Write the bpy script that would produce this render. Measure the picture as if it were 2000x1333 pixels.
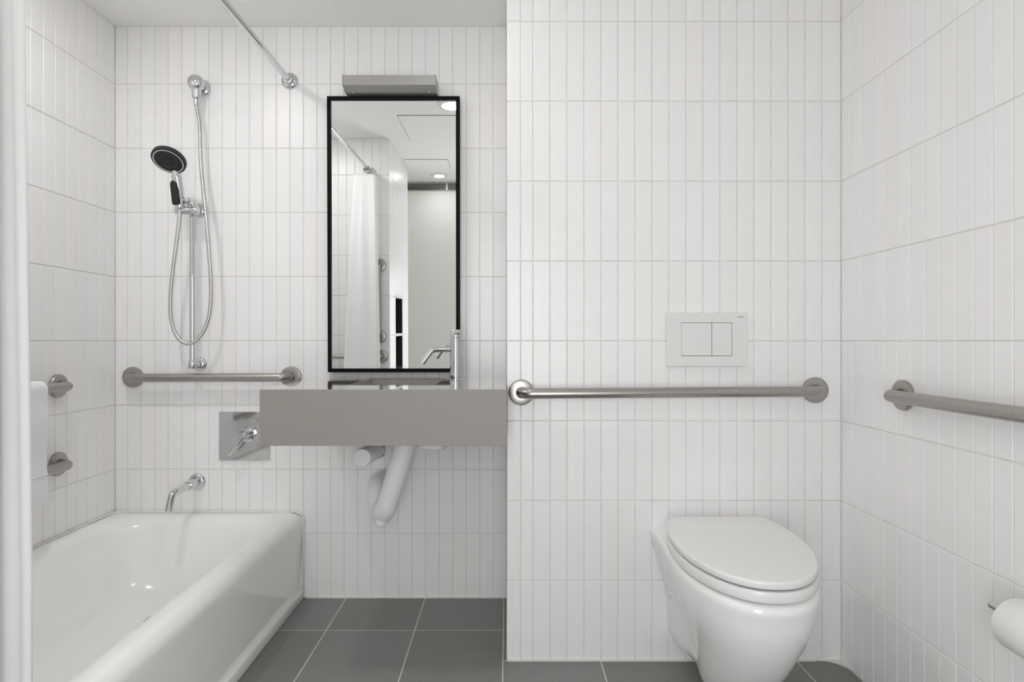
import bpy, bmesh, math, random
from mathutils import Vector, Matrix
random.seed(7)
for o in list(bpy.data.objects):
    bpy.data.objects.remove(o)
scn = bpy.context.scene
COL = scn.collection
PI = math.pi

# ------------------------------------------------------------------ camera
EYE = 1.016                      # four tile courses above the floor
cam_d = bpy.data.cameras.new('camera')
cam = bpy.data.objects.new('camera', cam_d)
COL.objects.link(cam)
cam.location = (0, 0, EYE)
cam.rotation_euler = (PI / 2, 0, 0)
cam_d.sensor_width = 36.0
cam_d.lens = 1182 / 2000 * 36
cam_d.shift_x = 0.005
cam_d.clip_start = 0.01
scn.camera = cam

# ------------------------------------------------------------------ light
world = bpy.data.worlds.new('world')
scn.world = world
world.use_nodes = True
world.node_tree.nodes['Background'].inputs[0].default_value = (0.92, 0.96, 1.0, 1)
world.node_tree.nodes['Background'].inputs[1].default_value = 1.0


def area(name, loc, rot, sx, sy, power, col=(1, 1, 1), spread=PI):
    d = bpy.data.lights.new(name, 'AREA')
    d.shape = 'RECTANGLE'
    d.size, d.size_y = sx, sy
    d.energy = power
    d.color = col
    d.spread = spread
    o = bpy.data.objects.new(name, d)
    COL.objects.link(o)
    o.location = loc
    o.rotation_euler = rot
    return o


# added soft light, set in an invented window behind the camera
WX0, WX1, WZ0, WZ1 = -0.37, 0.30, 0.30, 1.55
area('added_window_light', ((WX0 + WX1) / 2, -0.385, (WZ0 + WZ1) / 2), (PI / 2, 0, 0), WX1 - WX0, WZ1 - WZ0, 12.5, (0.97, 0.985, 1.0))
DOWNLIGHT_POWER = 1.6
vs = scn.view_settings
vs.view_transform = 'Standard'
vs.look = 'None'
vs.gamma = 1.0
vs.exposure = 0.25
vs.use_curve_mapping = False
scn.cycles.max_bounces = 12
scn.cycles.diffuse_bounces = 8
scn.cycles.glossy_bounces = 8

# ------------------------------------------------------------------ dimensions
XL, XR = -1.549, 1.062           # left and right wall
YB, YF = 2.393, 1.922            # wall behind the basin, wall behind the toilet
YE = 0.88                        # wall at the near end of the tub
XC = -0.745                      # side of the chase at the tub's near end
YN = -0.30                       # wall behind the camera, with the added window
ZC = 2.261                       # ceiling
ROW = 0.254
REL = 0.0025                     # how far tiles stand proud of the grout


# ------------------------------------------------------------------ materials
def lin(c):
    return tuple(((v / 255) / 12.92 if v / 255 <= 0.04045 else ((v / 255 + 0.055) / 1.055) ** 2.4) for v in c) + (1,)


def mat(name, rgb, rough=0.5, metal=0.0, vary=None, noise=0.0, nscale=40, bump=0.0, bscale=60, coat=0.0, spec=0.5, stretch=None):
    m = bpy.data.materials.new(name)
    m.use_nodes = True
    nt = m.node_tree
    b = nt.nodes['Principled BSDF']
    b.inputs['Roughness'].default_value = rough
    b.inputs['Metallic'].default_value = metal
    b.inputs['Specular IOR Level'].default_value = spec
    b.inputs['Coat Weight'].default_value = coat
    b.inputs['Coat Roughness'].default_value = 0.03
    c = lin(rgb)
    b.inputs['Base Color'].default_value = c
    out = None
    if vary:
        oi = nt.nodes.new('ShaderNodeObjectInfo')
        r = nt.nodes.new('ShaderNodeValToRGB')
        r.color_ramp.interpolation = 'CONSTANT'
        n = len(vary)
        while len(r.color_ramp.elements) < n:
            r.color_ramp.elements.new(0.5)
        for i, v in enumerate(vary):
            r.color_ramp.elements[i].position = i / n
            r.color_ramp.elements[i].color = lin(v)
        nt.links.new(oi.outputs['Random'], r.inputs[0])
        out = r.outputs[0]
    tc = nt.nodes.new('ShaderNodeTexCoord')
    src = tc.outputs['Object']
    if stretch:
        mp = nt.nodes.new('ShaderNodeMapping')
        mp.inputs['Scale'].default_value = stretch
        nt.links.new(src, mp.inputs[0])
        src = mp.outputs[0]
    if noise:
        nz = nt.nodes.new('ShaderNodeTexNoise')
        nz.inputs['Scale'].default_value = nscale
        nz.inputs['Detail'].default_value = 5
        nt.links.new(src, nz.inputs['Vector'])
        mr = nt.nodes.new('ShaderNodeMapRange')
        mr.inputs[1].default_value = 0.3
        mr.inputs[2].default_value = 0.7
        mr.inputs[3].default_value = 1 - noise
        mr.inputs[4].default_value = 1 + noise
        nt.links.new(nz.outputs[0], mr.inputs[0])
        mx = nt.nodes.new('ShaderNodeVectorMath')
        mx.operation = 'SCALE'
        if out:
            nt.links.new(out, mx.inputs[0])
        else:
            mx.inputs[0].default_value = c[:3]
        nt.links.new(mr.outputs[0], mx.inputs['Scale'])
        out = mx.outputs[0]
    if out:
        nt.links.new(out, b.inputs['Base Color'])
    if bump:
        n2 = nt.nodes.new('ShaderNodeTexNoise')
        n2.inputs['Scale'].default_value = bscale
        n2.inputs['Detail'].default_value = 2
        nt.links.new(src, n2.inputs['Vector'])
        bp = nt.nodes.new('ShaderNodeBump')
        bp.inputs['Strength'].default_value = bump
        bp.inputs['Distance'].default_value = 0.002
        nt.links.new(n2.outputs[0], bp.inputs['Height'])
        nt.links.new(bp.outputs[0], b.inputs['Normal'])
    return m


M = {}
M['tile'] = mat('glazed_tile', (236, 234, 231), 0.34, vary=[(245, 243, 243), (242, 242, 242), (244, 243, 244), (245, 244, 243), (243, 243, 244), (243, 242, 241), (245, 244, 244)],
                noise=0.012, nscale=14, bump=0.22, bscale=22)
M['grout'] = mat('grout', (228, 226, 222), 0.9, noise=0.05, nscale=30)
M['paint'] = mat('white_paint', (246, 245, 242), 0.7, bump=0.03, bscale=200)
M['trim'] = mat('white_trim_paint', (236, 236, 234), 0.4, bump=0.01)
M['floor_tile'] = mat('grey_porcelain_tile', (128, 128, 125), 0.42, vary=[(128, 128, 125), (131, 131, 129), (125, 125, 122)], noise=0.04, nscale=18, bump=0.05, bscale=120)
M['floor_grout'] = mat('floor_grout', (212, 210, 204), 0.9, noise=0.06, nscale=60)
M['stone'] = mat('grey_quartz', (146, 142, 137), 0.1, noise=0.05, nscale=420, spec=0.8, coat=1.0)
M['stone_face'] = mat('grey_quartz_honed', (153, 149, 144), 0.5, noise=0.07, nscale=420, spec=0.3)
M['porcelain'] = mat('white_porcelain', (243, 243, 242), 0.09, spec=0.5, noise=0.004, nscale=6)
M['enamel'] = mat('white_enamel', (248, 248, 246), 0.14, spec=0.5, noise=0.006, nscale=5)
M['plastic'] = mat('white_plastic', (232, 231, 230), 0.28, noise=0.004, nscale=30)
M['seat'] = mat('white_seat_plastic', (236, 235, 234), 0.2, noise=0.004, nscale=20)
M['chrome'] = mat('chrome', (215, 216, 217), 0.05, 1.0, noise=0.02, nscale=30)
M['hose'] = mat('chrome_hose', (205, 205, 203), 0.16, 1.0, noise=0.03, nscale=60)
M['steel'] = mat('brushed_steel', (172, 168, 163), 0.34, 1.0, noise=0.05, nscale=90, bump=0.06, bscale=300, stretch=(1, 1, 1))
M['alu'] = mat('satin_aluminium', (168, 166, 163), 0.42, 0.35, noise=0.04, nscale=60, stretch=(0.05, 6, 6))
M['black'] = mat('black_metal', (6, 6, 6), 0.5, noise=0.1, nscale=40, spec=0.12)
M['darkplastic'] = mat('dark_grey_plastic', (34, 36, 36), 0.4, noise=0.1, nscale=60)
M['rubber'] = mat('dark_rubber', (24, 25, 24), 0.55, noise=0.1, nscale=60)
M['mirror'] = mat('mirror_silver', (244, 247, 246), 0.0, 1.0)
M['cloth'] = mat('white_curtain_cloth', (246, 246, 246), 0.85, bump=0.12, bscale=500, noise=0.01, nscale=30)
M['towel'] = mat('white_terry', (240, 240, 242), 0.95, bump=0.5, bscale=700, noise=0.02, nscale=300)
M['paper'] = mat('toilet_paper', (236, 235, 231), 0.95, bump=0.2, bscale=300, noise=0.015, nscale=200)
M['niche'] = mat('dark_brown_wood', (22, 14, 13), 0.5, noise=0.2, nscale=12, stretch=(1, 1, 8))
M['insul'] = mat('white_vinyl_cover', (242, 241, 243), 0.45, bump=0.08, bscale=40, noise=0.01, nscale=40)
M['gap'] = mat('dark_joint', (70, 69, 68), 0.8, noise=0.1, nscale=40)
M['caulk'] = mat('white_caulk', (232, 231, 226), 0.5, noise=0.02, nscale=60)
M['mark'] = mat('grey_print', (120, 120, 120), 0.6, noise=0.05, nscale=60)
M['door'] = mat('white_door_paint', (232, 231, 228), 0.45, noise=0.01, nscale=20)


# ------------------------------------------------------------------ mesh helpers
def link(name, bm, m, parent=None, smooth=False, angle=None):
    """One mesh object from a bmesh in world coordinates; a part's origin is its thing's base."""
    org = Vector((0, 0, 0))
    if parent is not None:
        p = parent
        while p.parent is not None:
            p = p.parent
        org = Vector(p.location)
    if org.length:
        bmesh.ops.translate(bm, verts=bm.verts, vec=-org)
    bmesh.ops.recalc_face_normals(bm, faces=bm.faces)
    me = bpy.data.meshes.new(name)
    bm.to_mesh(me)
    bm.free()
    me.materials.append(m)
    if smooth:
        for p in me.polygons:
            p.use_smooth = True
        if angle:
            me.set_sharp_from_angle(angle=math.radians(angle))
    o = bpy.data.objects.new(name, me)
    COL.objects.link(o)
    if parent is not None:
        o.parent = parent
    return o


def tag(o, label=None, cat=None, group=None, kind=None):
    if label:
        o['label'] = label
    if cat:
        o['category'] = cat
    if group:
        o['group'] = group
    if kind:
        o['kind'] = kind
    return o


def thing(name, label, cat, loc, group=None):
    o = bpy.data.objects.new(name, None)
    COL.objects.link(o)
    o.empty_display_size = 0.05
    o.location = loc
    return tag(o, label, cat, group)


def box(bm, x0, x1, y0, y1, z0, z1, bev=0.0, seg=2):
    r = bmesh.ops.create_cube(bm, size=1)
    vs_ = r['verts']
    for v in vs_:
        v.co = Vector(((x0 + x1) / 2 + v.co.x * (x1 - x0), (y0 + y1) / 2 + v.co.y * (y1 - y0), (z0 + z1) / 2 + v.co.z * (z1 - z0)))
    if bev:
        es = list({e for v in vs_ for e in v.link_edges})
        bmesh.ops.bevel(bm, geom=es, offset=bev, segments=seg, profile=0.5, affect='EDGES')
    return bm


def boxbm(*a, **k):
    return box(bmesh.new(), *a, **k)


def frames(pts):
    n = len(pts)
    tang = []
    for i in range(n):
        t = pts[min(i + 1, n - 1)] - pts[max(i - 1, 0)]
        tang.append(t.normalized())
    t0 = tang[0]
    up = Vector((0, 0, 1)) if abs(t0.z) < 0.9 else Vector((1, 0, 0))
    nrm = (up - t0 * up.dot(t0)).normalized()
    out = []
    for i in range(n):
        if i:
            nrm = (nrm - tang[i] * nrm.dot(tang[i])).normalized()
        out.append((tang[i], nrm, tang[i].cross(nrm)))
    return out


def tube(bm, pts, rad, seg=16, caps=True, flat=1.0):
    pts = [Vector(p) for p in pts]
    fr = frames(pts)
    rings = []
    for i, p in enumerate(pts):
        r = rad[i] if isinstance(rad, (list, tuple)) else rad
        t, a, b = fr[i]
        rings.append([bm.verts.new(p + a * (math.cos(2 * PI * k / seg) * r) + b * (math.sin(2 * PI * k / seg) * r * flat)) for k in range(seg)])
    for i in range(len(rings) - 1):
        for k in range(seg):
            bm.faces.new((rings[i][k], rings[i][(k + 1) % seg], rings[i + 1][(k + 1) % seg], rings[i + 1][k]))
    if caps:
        bm.faces.new(rings[0])
        bm.faces.new(rings[-1])
    return bm


def lathe(bm, prof, org, axis, seg=32, cap=True):
    """prof: (radius, distance along axis)"""
    org = Vector(org)
    t = Vector(axis).normalized()
    up = Vector((0, 0, 1)) if abs(t.z) < 0.9 else Vector((1, 0, 0))
    a = (up - t * up.dot(t)).normalized()
    b = t.cross(a)
    rings = []
    for r, h in prof:
        c = org + t * h
        if r < 1e-6:
            rings.append([bm.verts.new(c)])
        else:
            rings.append([bm.verts.new(c + a * (math.cos(2 * PI * k / seg) * r) + b * (math.sin(2 * PI * k / seg) * r)) for k in range(seg)])
    for i in range(len(rings) - 1):
        A, B = rings[i], rings[i + 1]
        for k in range(seg):
            k2 = (k + 1) % seg
            if len(A) == 1 and len(B) == 1:
                continue
            if len(A) == 1:
                bm.faces.new((A[0], B[k], B[k2]))
            elif len(B) == 1:
                bm.faces.new((A[k], A[k2], B[0]))
            else:
                bm.faces.new((A[k], A[k2], B[k2], B[k]))
    if cap:
        if len(rings[0]) > 1:
            bm.faces.new(rings[0])
        if len(rings[-1]) > 1:
            bm.faces.new(rings[-1])
    return bm


def loft(bm, rings, cap0=True, cap1=True):
    vr = [[bm.verts.new(Vector(p)) for p in r] for r in rings]
    n = len(vr[0])
    for i in range(len(vr) - 1):
        for k in range(n):
            bm.faces.new((vr[i][k], vr[i][(k + 1) % n], vr[i + 1][(k + 1) % n], vr[i + 1][k]))
    if cap0:
        bm.faces.new(vr[0])
    if cap1:
        bm.faces.new(vr[-1])
    return bm


def spline(pts, n=12):
    """Catmull-Rom through the points"""
    P = [Vector(p) for p in pts]
    P = [P[0] * 2 - P[1]] + P + [P[-1] * 2 - P[-2]]
    out = []
    for i in range(1, len(P) - 2):
        for k in range(n):
            t = k / n
            a, b, c, d = P[i - 1], P[i], P[i + 1], P[i + 2]
            out.append(0.5 * ((2 * b) + (c - a) * t + (2 * a - 5 * b + 4 * c - d) * t * t + (3 * b - a - 3 * c + d) * t ** 3))
    out.append(P[-2])
    return out


def bend(pts, rad, n=8):
    """polyline with rounded corners"""
    P = [Vector(p) for p in pts]
    out = [P[0]]
    for i in range(1, len(P) - 1):
        a = (P[i - 1] - P[i]).normalized()
        b = (P[i + 1] - P[i]).normalized()
        ang = a.angle(b)
        d = rad / math.tan(ang / 2)
        p0, p1 = P[i] + a * d, P[i] + b * d
        c = P[i] + (a + b).normalized() * (rad / math.sin(ang / 2))
        for k in range(n + 1):
            t = k / n
            v = (p0 - c).normalized().slerp((p1 - c).normalized(), t)
            out.append(c + v * rad)
    out.append(P[-1])
    return out


# ------------------------------------------------------------------ tiles
TILE_CACHE = {}
TT = REL + 0.0005


def tile_mesh(w, h, m, t=TT, bev=0.0016, name='tile'):
    key = (round(w, 4), round(h, 4), m.name)
    if key in TILE_CACHE:
        return TILE_CACHE[key]
    vs_, fs = [], []
    rings = [(0, 0.0), (0, -(t - bev * 0.7)), (bev * 0.35, -(t - bev * 0.2)), (bev, -t)]
    for ins, y in rings:
        a, b = w / 2 - ins, h / 2 - ins
        vs_ += [(-a, y, -b), (a, y, -b), (a, y, b), (-a, y, b)]
    for r in range(3):
        for k in range(4):
            k2 = (k + 1) % 4
            fs.append((r * 4 + k, r * 4 + k2, (r + 1) * 4 + k2, (r + 1) * 4 + k))
    fs.append((12, 13, 14, 15))
    me = bpy.data.meshes.new(name)
    me.from_pydata(vs_, [], fs)
    bm = bmesh.new()
    bm.from_mesh(me)
    bmesh.ops.recalc_face_normals(bm, faces=bm.faces)
    # outward: front face must look along -Y
    bm.faces.ensure_lookup_table()
    if bm.faces[-1].normal.y > 0:
        bmesh.ops.reverse_faces(bm, faces=bm.faces)
    bm.to_mesh(me)
    bm.free()
    me.materials.append(m)
    TILE_CACHE[key] = me
    return me


GR = 0.0036       # joint width


def tile_field(wall, org, rz, uedges, zedges, holes=(), keep=None):
    """Tiles on a wall. org: world point of u=0, z=0 on the finished face; rz turns -Y to the wall's normal."""
    ca, sa = math.cos(rz), math.sin(rz)
    U = Vector((ca, sa, 0))
    N = Vector((sa, -ca, 0))
    rest = []
    for i in range(len(uedges) - 1):
        u0, u1 = uedges[i], uedges[i + 1]
        for j in range(len(zedges) - 1):
            z0, z1 = zedges[j], zedges[j + 1]
            pieces = [(u0, u1, z0, z1)]
            for (a, b, c, d) in holes:
                nxt = []
                for (p, q, r, s) in pieces:
                    if q <= a + 1e-4 or p >= b - 1e-4 or s <= c + 1e-4 or r >= d - 1e-4:
                        nxt.append((p, q, r, s))
                        continue
                    if r < c:
                        nxt.append((p, q, r, c))
                    if s > d:
                        nxt.append((p, q, d, s))
                    lo, hi = max(r, c), min(s, d)
                    if p < a:
                        nxt.append((p, a, lo, hi))
                    if q > b:
                        nxt.append((b, q, lo, hi))
                pieces = nxt
            for (p, q, r, s) in pieces:
                w, h = q - p - GR, s - r - GR
                if w < 0.006 or h < 0.006:
                    continue
                pos = Vector(org) + U * ((p + q) / 2) + Vector((0, 0, (r + s) / 2)) - N * (REL + 0.0005) + N * random.uniform(-0.0004, 0.0003)
                me = tile_mesh(w, h, M['tile'])
                if keep and not keep(pos):
                    rest.append((me, pos))
                    continue
                o = bpy.data.objects.new('tile', me)
                COL.objects.link(o)
                o.parent = wall
                o.location = pos
                o.rotation_euler = (random.gauss(0, 0.0006), random.gauss(0, 0.0012), rz + random.gauss(0, 0.003))
    if rest:
        bm = bmesh.new()
        for me, pos in rest:
            k0 = len(bm.verts)
            bm.from_mesh(me)
            bm.verts.ensure_lookup_table()
            mx = Matrix.Translation(pos) @ Matrix.Rotation(rz, 4, 'Z')
            for v in bm.verts[k0:]:
                v.co = mx @ v.co
        tag(link('tile_field', bm, M['tile'], wall), kind='stuff')


def struct(name, bm, m, label=None):
    o = link(name, bm, m)
    return tag(o, label, kind='structure')


def span(a, b, pitch, first=None):
    """edges from a towards b with the given pitch"""
    e = [a]
    if first:
        e.append(a + first)
    while e[-1] + pitch < b - 0.008:
        e.append(e[-1] + pitch)
    e.append(b)
    return e


ZE = [k * ROW for k in range(9)] + [ZC]
g = REL
TH = 0.08
# walls
wall_back = struct('wall_back', boxbm(XL - TH, 0.0, YB + g, YB + TH, -0.05, ZC + 0.2), M['grout'], 'white tiled wall behind the tub and the basin')
bump = boxbm(0.0 + g, XR + TH, YF + g, YB + TH, -0.05, ZC + 0.2)
wall_toilet = struct('wall_toilet', bump, M['grout'], 'white tiled wall that steps forward behind the toilet')
wall_right = struct('wall_right', boxbm(XR + g, XR + TH, YN - 0.1, YF + g, -0.05, ZC + 0.2), M['grout'], 'white tiled wall to the right of the toilet')
wall_left = struct('wall_left', boxbm(XL - TH, XL - g, YE - 0.02, YB + g, -0.05, ZC + 0.2), M['grout'], 'white tiled wall along the tub')
NY0, NY1, NZ0, NZ1, NDEP = 0.40, 0.67, 0.72, 1.29, 0.12      # niche in the chase
ch = bmesh.new()
Y0C = 0.16
box(ch, XL - TH, XC - g, NY1, YE - g, -0.05, ZC + 0.2)
box(ch, XL - TH, XC - g, Y0C, NY0, -0.05, ZC + 0.2)
box(ch, XL - TH, XC - g, NY0, NY1, -0.05, NZ0)
box(ch, XL - TH, XC - g, NY0, NY1, NZ1, ZC + 0.2)
box(ch, XL - TH, XC - NDEP - 0.01, NY0, NY1, NZ0, NZ1)
wall_end = struct('wall_end', ch, M['grout'], 'white tiled chase at the near end of the tub')

ub = [-0.0536 * k for k in range(29)] + [XL]
ub = sorted(set(ub))
tile_field(wall_back, (0, YB, 0), 0, ub, ZE)
tile_field(wall_toilet, (0, YF, 0), 0, [0.0, 0.044, 0.083] + [0.083 + 0.05399 * k for k in range(1, 18)] + [XR], ZE)
tile_field(wall_toilet, (0, YB, 0), -PI / 2, span(0, YB - YF, 0.0537), ZE)
tile_field(wall_right, (XR, YF, 0), -PI / 2, span(0, YF - YN, 0.0537, 0.062), ZE, keep=lambda p: p.y > 0.35)
ul = [YB - YE - 0.0500 - 0.0537 * k for k in range(27)]
ul = sorted([u for u in ul if u > 0.01] + [0.0, YB - YE])
tile_field(wall_left, (XL, YE, 0), PI / 2, ul, ZE)
tile_field(wall_end, (XC, YE, 0), PI, span(0, XC - XL, 0.0537), ZE)
tile_field(wall_end, (XC, Y0C, 0), PI / 2, span(0, YE - Y0C, 0.0537), ZE, holes=[(NY0 - Y0C, NY1 - Y0C, NZ0, NZ1)])

# floor
fl = bmesh.new()
box(fl, XL - TH, XR + TH, YN - 0.1, YB + TH, -0.08, -0.0006)
floor = struct('floor', fl, M['floor_grout'], 'floor of large grey porcelain tiles')
FG = 0.0040


def floor_tile(x0, x1, y0, y1):
    me = tile_mesh(x1 - x0 - FG, y1 - y0 - FG, M['floor_tile'], t=0.0014, bev=0.0005, name='floor_tile')
    o = bpy.data.objects.new('floor_tile', me)
    COL.objects.link(o)
    o.parent = floor
    o.location = ((x0 + x1) / 2, (y0 + y1) / 2, -0.0014 + random.uniform(-0.0001, 0.0001))
    o.rotation_euler = (-PI / 2, 0, 0)


fx = [XC - 0.06 - 0.02] + [-0.6346, -0.3235, -0.0128, 0.298, 0.609, 0.920, XR]
fy = [2.1255 - 0.61 * k for k in range(4)]
fy = [YN] + sorted(y for y in fy if y > YN)
for i in range(len(fx) - 1):
    for j in range(len(fy) - 1):
        x0, x1, y0, y1 = fx[i], fx[i + 1], fy[j], fy[j + 1]
        top = YF if x0 >= 0 else YB
        if y1 > YF and x1 > 0:
            floor_tile(x0, x1, y0, YF)
            if x0 < 0:
                floor_tile(x0, 0.0, YF, y1)
        else:
            floor_tile(x0, x1, y0, y1)
    if fx[i] < -0.1:
        floor_tile(fx[i], fx[i + 1], fy[-1], YB)
    elif fx[i] < 0:
        floor_tile(fx[i], 0.0, fy[-1], YB)

# ceiling and the wall behind the camera, painted
struct('ceiling', boxbm(XL - TH, XR + TH, YN - 0.1, YB + TH, ZC, ZC + 0.1), M['paint'], 'smooth white painted ceiling')
nw = bmesh.new()
box(nw, XL - TH, WX0, YN - 0.1, YN, -0.05, ZC + 0.2)
box(nw, WX1, XR + TH, YN - 0.1, YN, -0.05, ZC + 0.2)
box(nw, WX0, WX1, YN - 0.1, YN, WZ1, ZC + 0.2)
box(nw, WX0, WX1, YN - 0.1, YN, -0.05, WZ0)
struct('wall_front', nw, M['paint'], 'white painted wall around the added window opening')
struct('wall_return', boxbm(XL - TH, XL - 0.001, YN, Y0C, -0.05, ZC + 0.2), M['paint'], 'white painted wall beside the chase')
wf = bmesh.new()
FT = 0.012
box(wf, WX0 + 0.0005, WX0 + FT, YN - 0.075, YN - 0.005, WZ0 + 0.0005, WZ1 - 0.0005)
box(wf, WX1 - FT, WX1 - 0.0005, YN - 0.075, YN - 0.005, WZ0 + 0.0005, WZ1 - 0.0005)
box(wf, WX0 + FT, WX1 - FT, YN - 0.075, YN - 0.005, WZ0 + 0.0005, WZ0 + FT)
box(wf, WX0 + FT, WX1 - FT, YN - 0.075, YN - 0.005, WZ1 - FT, WZ1 - 0.0005)
struct('added_window', wf, M['trim'], 'slim white frame of the added, unseen window')  # frame for the opening added to light the room

# caulk cove in the corner by the toilet
cv = bmesh.new()
R = 0.075
arc = [(XR - R + R * math.sin(t), YF - R + R * math.cos(t)) for t in [PI / 2 * k / 10 for k in range(11)]]
pl = [(XR, YF)] + arc
loft(cv, [[(x, y, -0.0015) for x, y in pl], [(x, y, 0.004) for x, y in pl]])
struct('trim_2', cv, M['grout'], 'curved grout fillet in the floor corner beside the toilet')
# grout bead along the foot of the walls
bd = bmesh.new()
box(bd, 0.0, 0.98, YF - 0.005, YF - 0.0005, -0.001, 0.006, 0.001)
struct('baseboard_toilet', bd, M['caulk'], 'thin pale caulk line at the foot of the toilet wall')
bd = bmesh.new()
box(bd, -0.79, -0.002, YB - 0.005, YB - 0.0005, -0.001, 0.004, 0.001)
struct('baseboard_back', bd, M['caulk'], 'thin pale caulk line at the foot of the basin wall')

# ------------------------------------------------------------------ bathtub
TX0, TX1, TY0, TY1, TZ = XL + 0.001, -0.804, YE + 0.001, YB - 0.001, 0.340


def rrect(x0, x1, y0, y1, r, z, n=10):
    pts = []
    for cx, cy, a0 in ((x1 - r, y1 - r, 0), (x0 + r, y1 - r, PI / 2), (x0 + r, y0 + r, PI), (x1 - r, y0 + r, 3 * PI / 2)):
        for k in range(n):
            a = a0 + PI / 2 * k / (n - 1)
            pts.append((cx + r * math.cos(a), cy + r * math.sin(a), z))
    return pts


tub = thing('bathtub', 'white enamelled bathtub built in between the tiled walls', 'bathtub', ((TX0 + TX1) / 2, (TY0 + TY1) / 2, 0))
rings = []
ro = 0.042
rings.append(rrect(TX0, TX1 - 0.012, TY0, TY1, 0.004, 0.03))
rings.append(rrect(TX0, TX1 - 0.010, TY0, TY1, 0.004, 0.10))
rings.append(rrect(TX0, TX1 - 0.002, TY0, TY1, 0.004, TZ - ro - 0.02))
for k in range(9):
    a = PI / 2 * k / 8
    d = ro * (1 - math.cos(a))
    rings.append(rrect(TX0 + d * 0.3, TX1 - d, TY0 + d * 0.3, TY1 - d * 0.15, 0.004 + d * 0.8, TZ - ro + ro * math.sin(a)))
IX0, IX1, IY0, IY1 = TX0 + 0.055, TX1 - 0.098, TY0 + 0.07, TY1 - 0.085
ri = 0.045
for k in range(9):
    a = PI / 2 * k / 8
    d = ri * math.sin(a)
    rings.append(rrect(IX0 - ri + d, IX1 + ri - d, IY0 - ri + d, IY1 + ri - d, 0.13 + 0.05 * k / 8, TZ - ri + ri * math.cos(a)))
for f in (0.25, 0.5, 0.72, 0.86, 0.94, 0.98, 1.0):
    s = f ** 1.0
    e = max(0, (f - 0.72) / 0.28) ** 2
    zz = (TZ - ri) - (TZ - ri - 0.075) * (f if f < 0.72 else 0.72 + 0.28 * (1 - (1 - (f - 0.72) / 0.28) ** 2))
    ins = 0.075 * f + 0.075 * e
    rings.append(rrect(IX0 + ins * 1.15, IX1 - ins * 0.9, IY0 + ins * 1.6, IY1 - ins * 1.0, 0.18, zz))
rings.append(rrect(IX0 + 0.25, IX1 - 0.22, IY0 + 0.4, IY1 - 0.3, 0.06, 0.069))
tb = bmesh.new()
loft(tb, rings, cap0=True, cap1=True)
body = link('tub_body', tb, M['enamel'], tub, True, 60)
link('base_strip', boxbm(TX1 - 0.03, TX1 + 0.003, TY0, TY1, 0.0005, 0.038, 0.003), M['enamel'], tub, True, 40)
ck = bmesh.new()
tube(ck, bend([(TX1 + 0.001, TY1 - 0.005, 0.003), (TX1 + 0.001, TY1 - 0.005, TZ + 0.002), (TX0 + 0.005, TY1 - 0.005, TZ + 0.002), (TX0 + 0.005, TY0 + 0.001, TZ + 0.002)], 0.03), 0.0045, 8)
link('caulk_bead', ck, M['caulk'], tub, True)
dr = bmesh.new()
lathe(dr, [(0.035, 0), (0.036, 0.003), (0.030, 0.005), (0.0, 0.006)], (-1.19, 2.05, 0.071), (0, 0, 1))
link('drain', dr, M['chrome'], tub, True, 40)

# ------------------------------------------------------------------ grab bars


def grab_bar(label, a, b, n, standoff=0.052, r=0.0165, fr=0.0405, group='brushed steel grab bars'):
    a, b, n = Vector(a), Vector(b), Vector(n)
    t = thing('grab_bar', label, 'grab bar', a, group)
    path = bend([a + n * 0.004, a + n * standoff, b + n * standoff, b + n * 0.004], 0.034, 10)
    bm = bmesh.new()
    tube(bm, path, r, 20)
    link('bar', bm, M['steel'], t, True, 50)
    for p in (a, b):
        bm = bmesh.new()
        lathe(bm, [(fr, 0.0005), (fr, 0.009), (fr - 0.0015, 0.0115), (fr - 0.004, 0.0125), (r + 0.002, 0.0125), (r + 0.001, 0.010)], p, n, 40)
        link('flange', bm, M['steel'], t, True, 35)
    return t


grab_bar('short brushed steel grab bar on the wall above the tub, beside the counter', (-1.476, YB, 0.873), (-0.852, YB, 0.875), (0, -1, 0))
grab_bar('long brushed steel grab bar on the wall behind the toilet', (0.0455, YF, 0.853), (0.977, YF, 0.860), (0, -1, 0))
grab_bar('brushed steel grab bar on the right wall above the paper roll', (XR, 1.616, 0.871), (XR, 0.70, 0.871), (-1, 0, 0))
grab_bar('brushed steel grab bar on the left wall carrying the white towel', (XL, 2.083, 0.861), (XL, 1.17, 0.861), (1, 0, 0))
grab_bar('lower brushed steel grab bar on the left wall, partly behind the towel', (XL, 2.083, 0.592), (XL, 1.17, 0.592), (1, 0, 0))
grab_bar('upright brushed steel grab bar seen in the mirror beside the shower curtain', (-0.806, YE, 1.463), (-0.806, YE, 1.01), (0, 1, 0), 0.038, 0.014)
grab_bar('level brushed steel grab bar behind the shower curtain, seen in the mirror', (-0.795, YE, 0.883), (-1.42, YE, 0.883), (0, 1, 0), 0.038, 0.014)

# ------------------------------------------------------------------ counter with basin
CX0, CX1, CY0, CY1, CZ0, CZ1 = -0.714, -0.0005, 1.747, YB - 0.0005, 0.713, 0.876
BX0, BX1, BY0, BY1 = -0.510, -0.228, 1.925, 2.285
counter = thing('vanity_counter', 'thick grey stone counter with sunken basin below the mirror', 'counter', ((CX0 + CX1) / 2, (CY0 + CY1) / 2, CZ0))
cb = bmesh.new()


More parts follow.
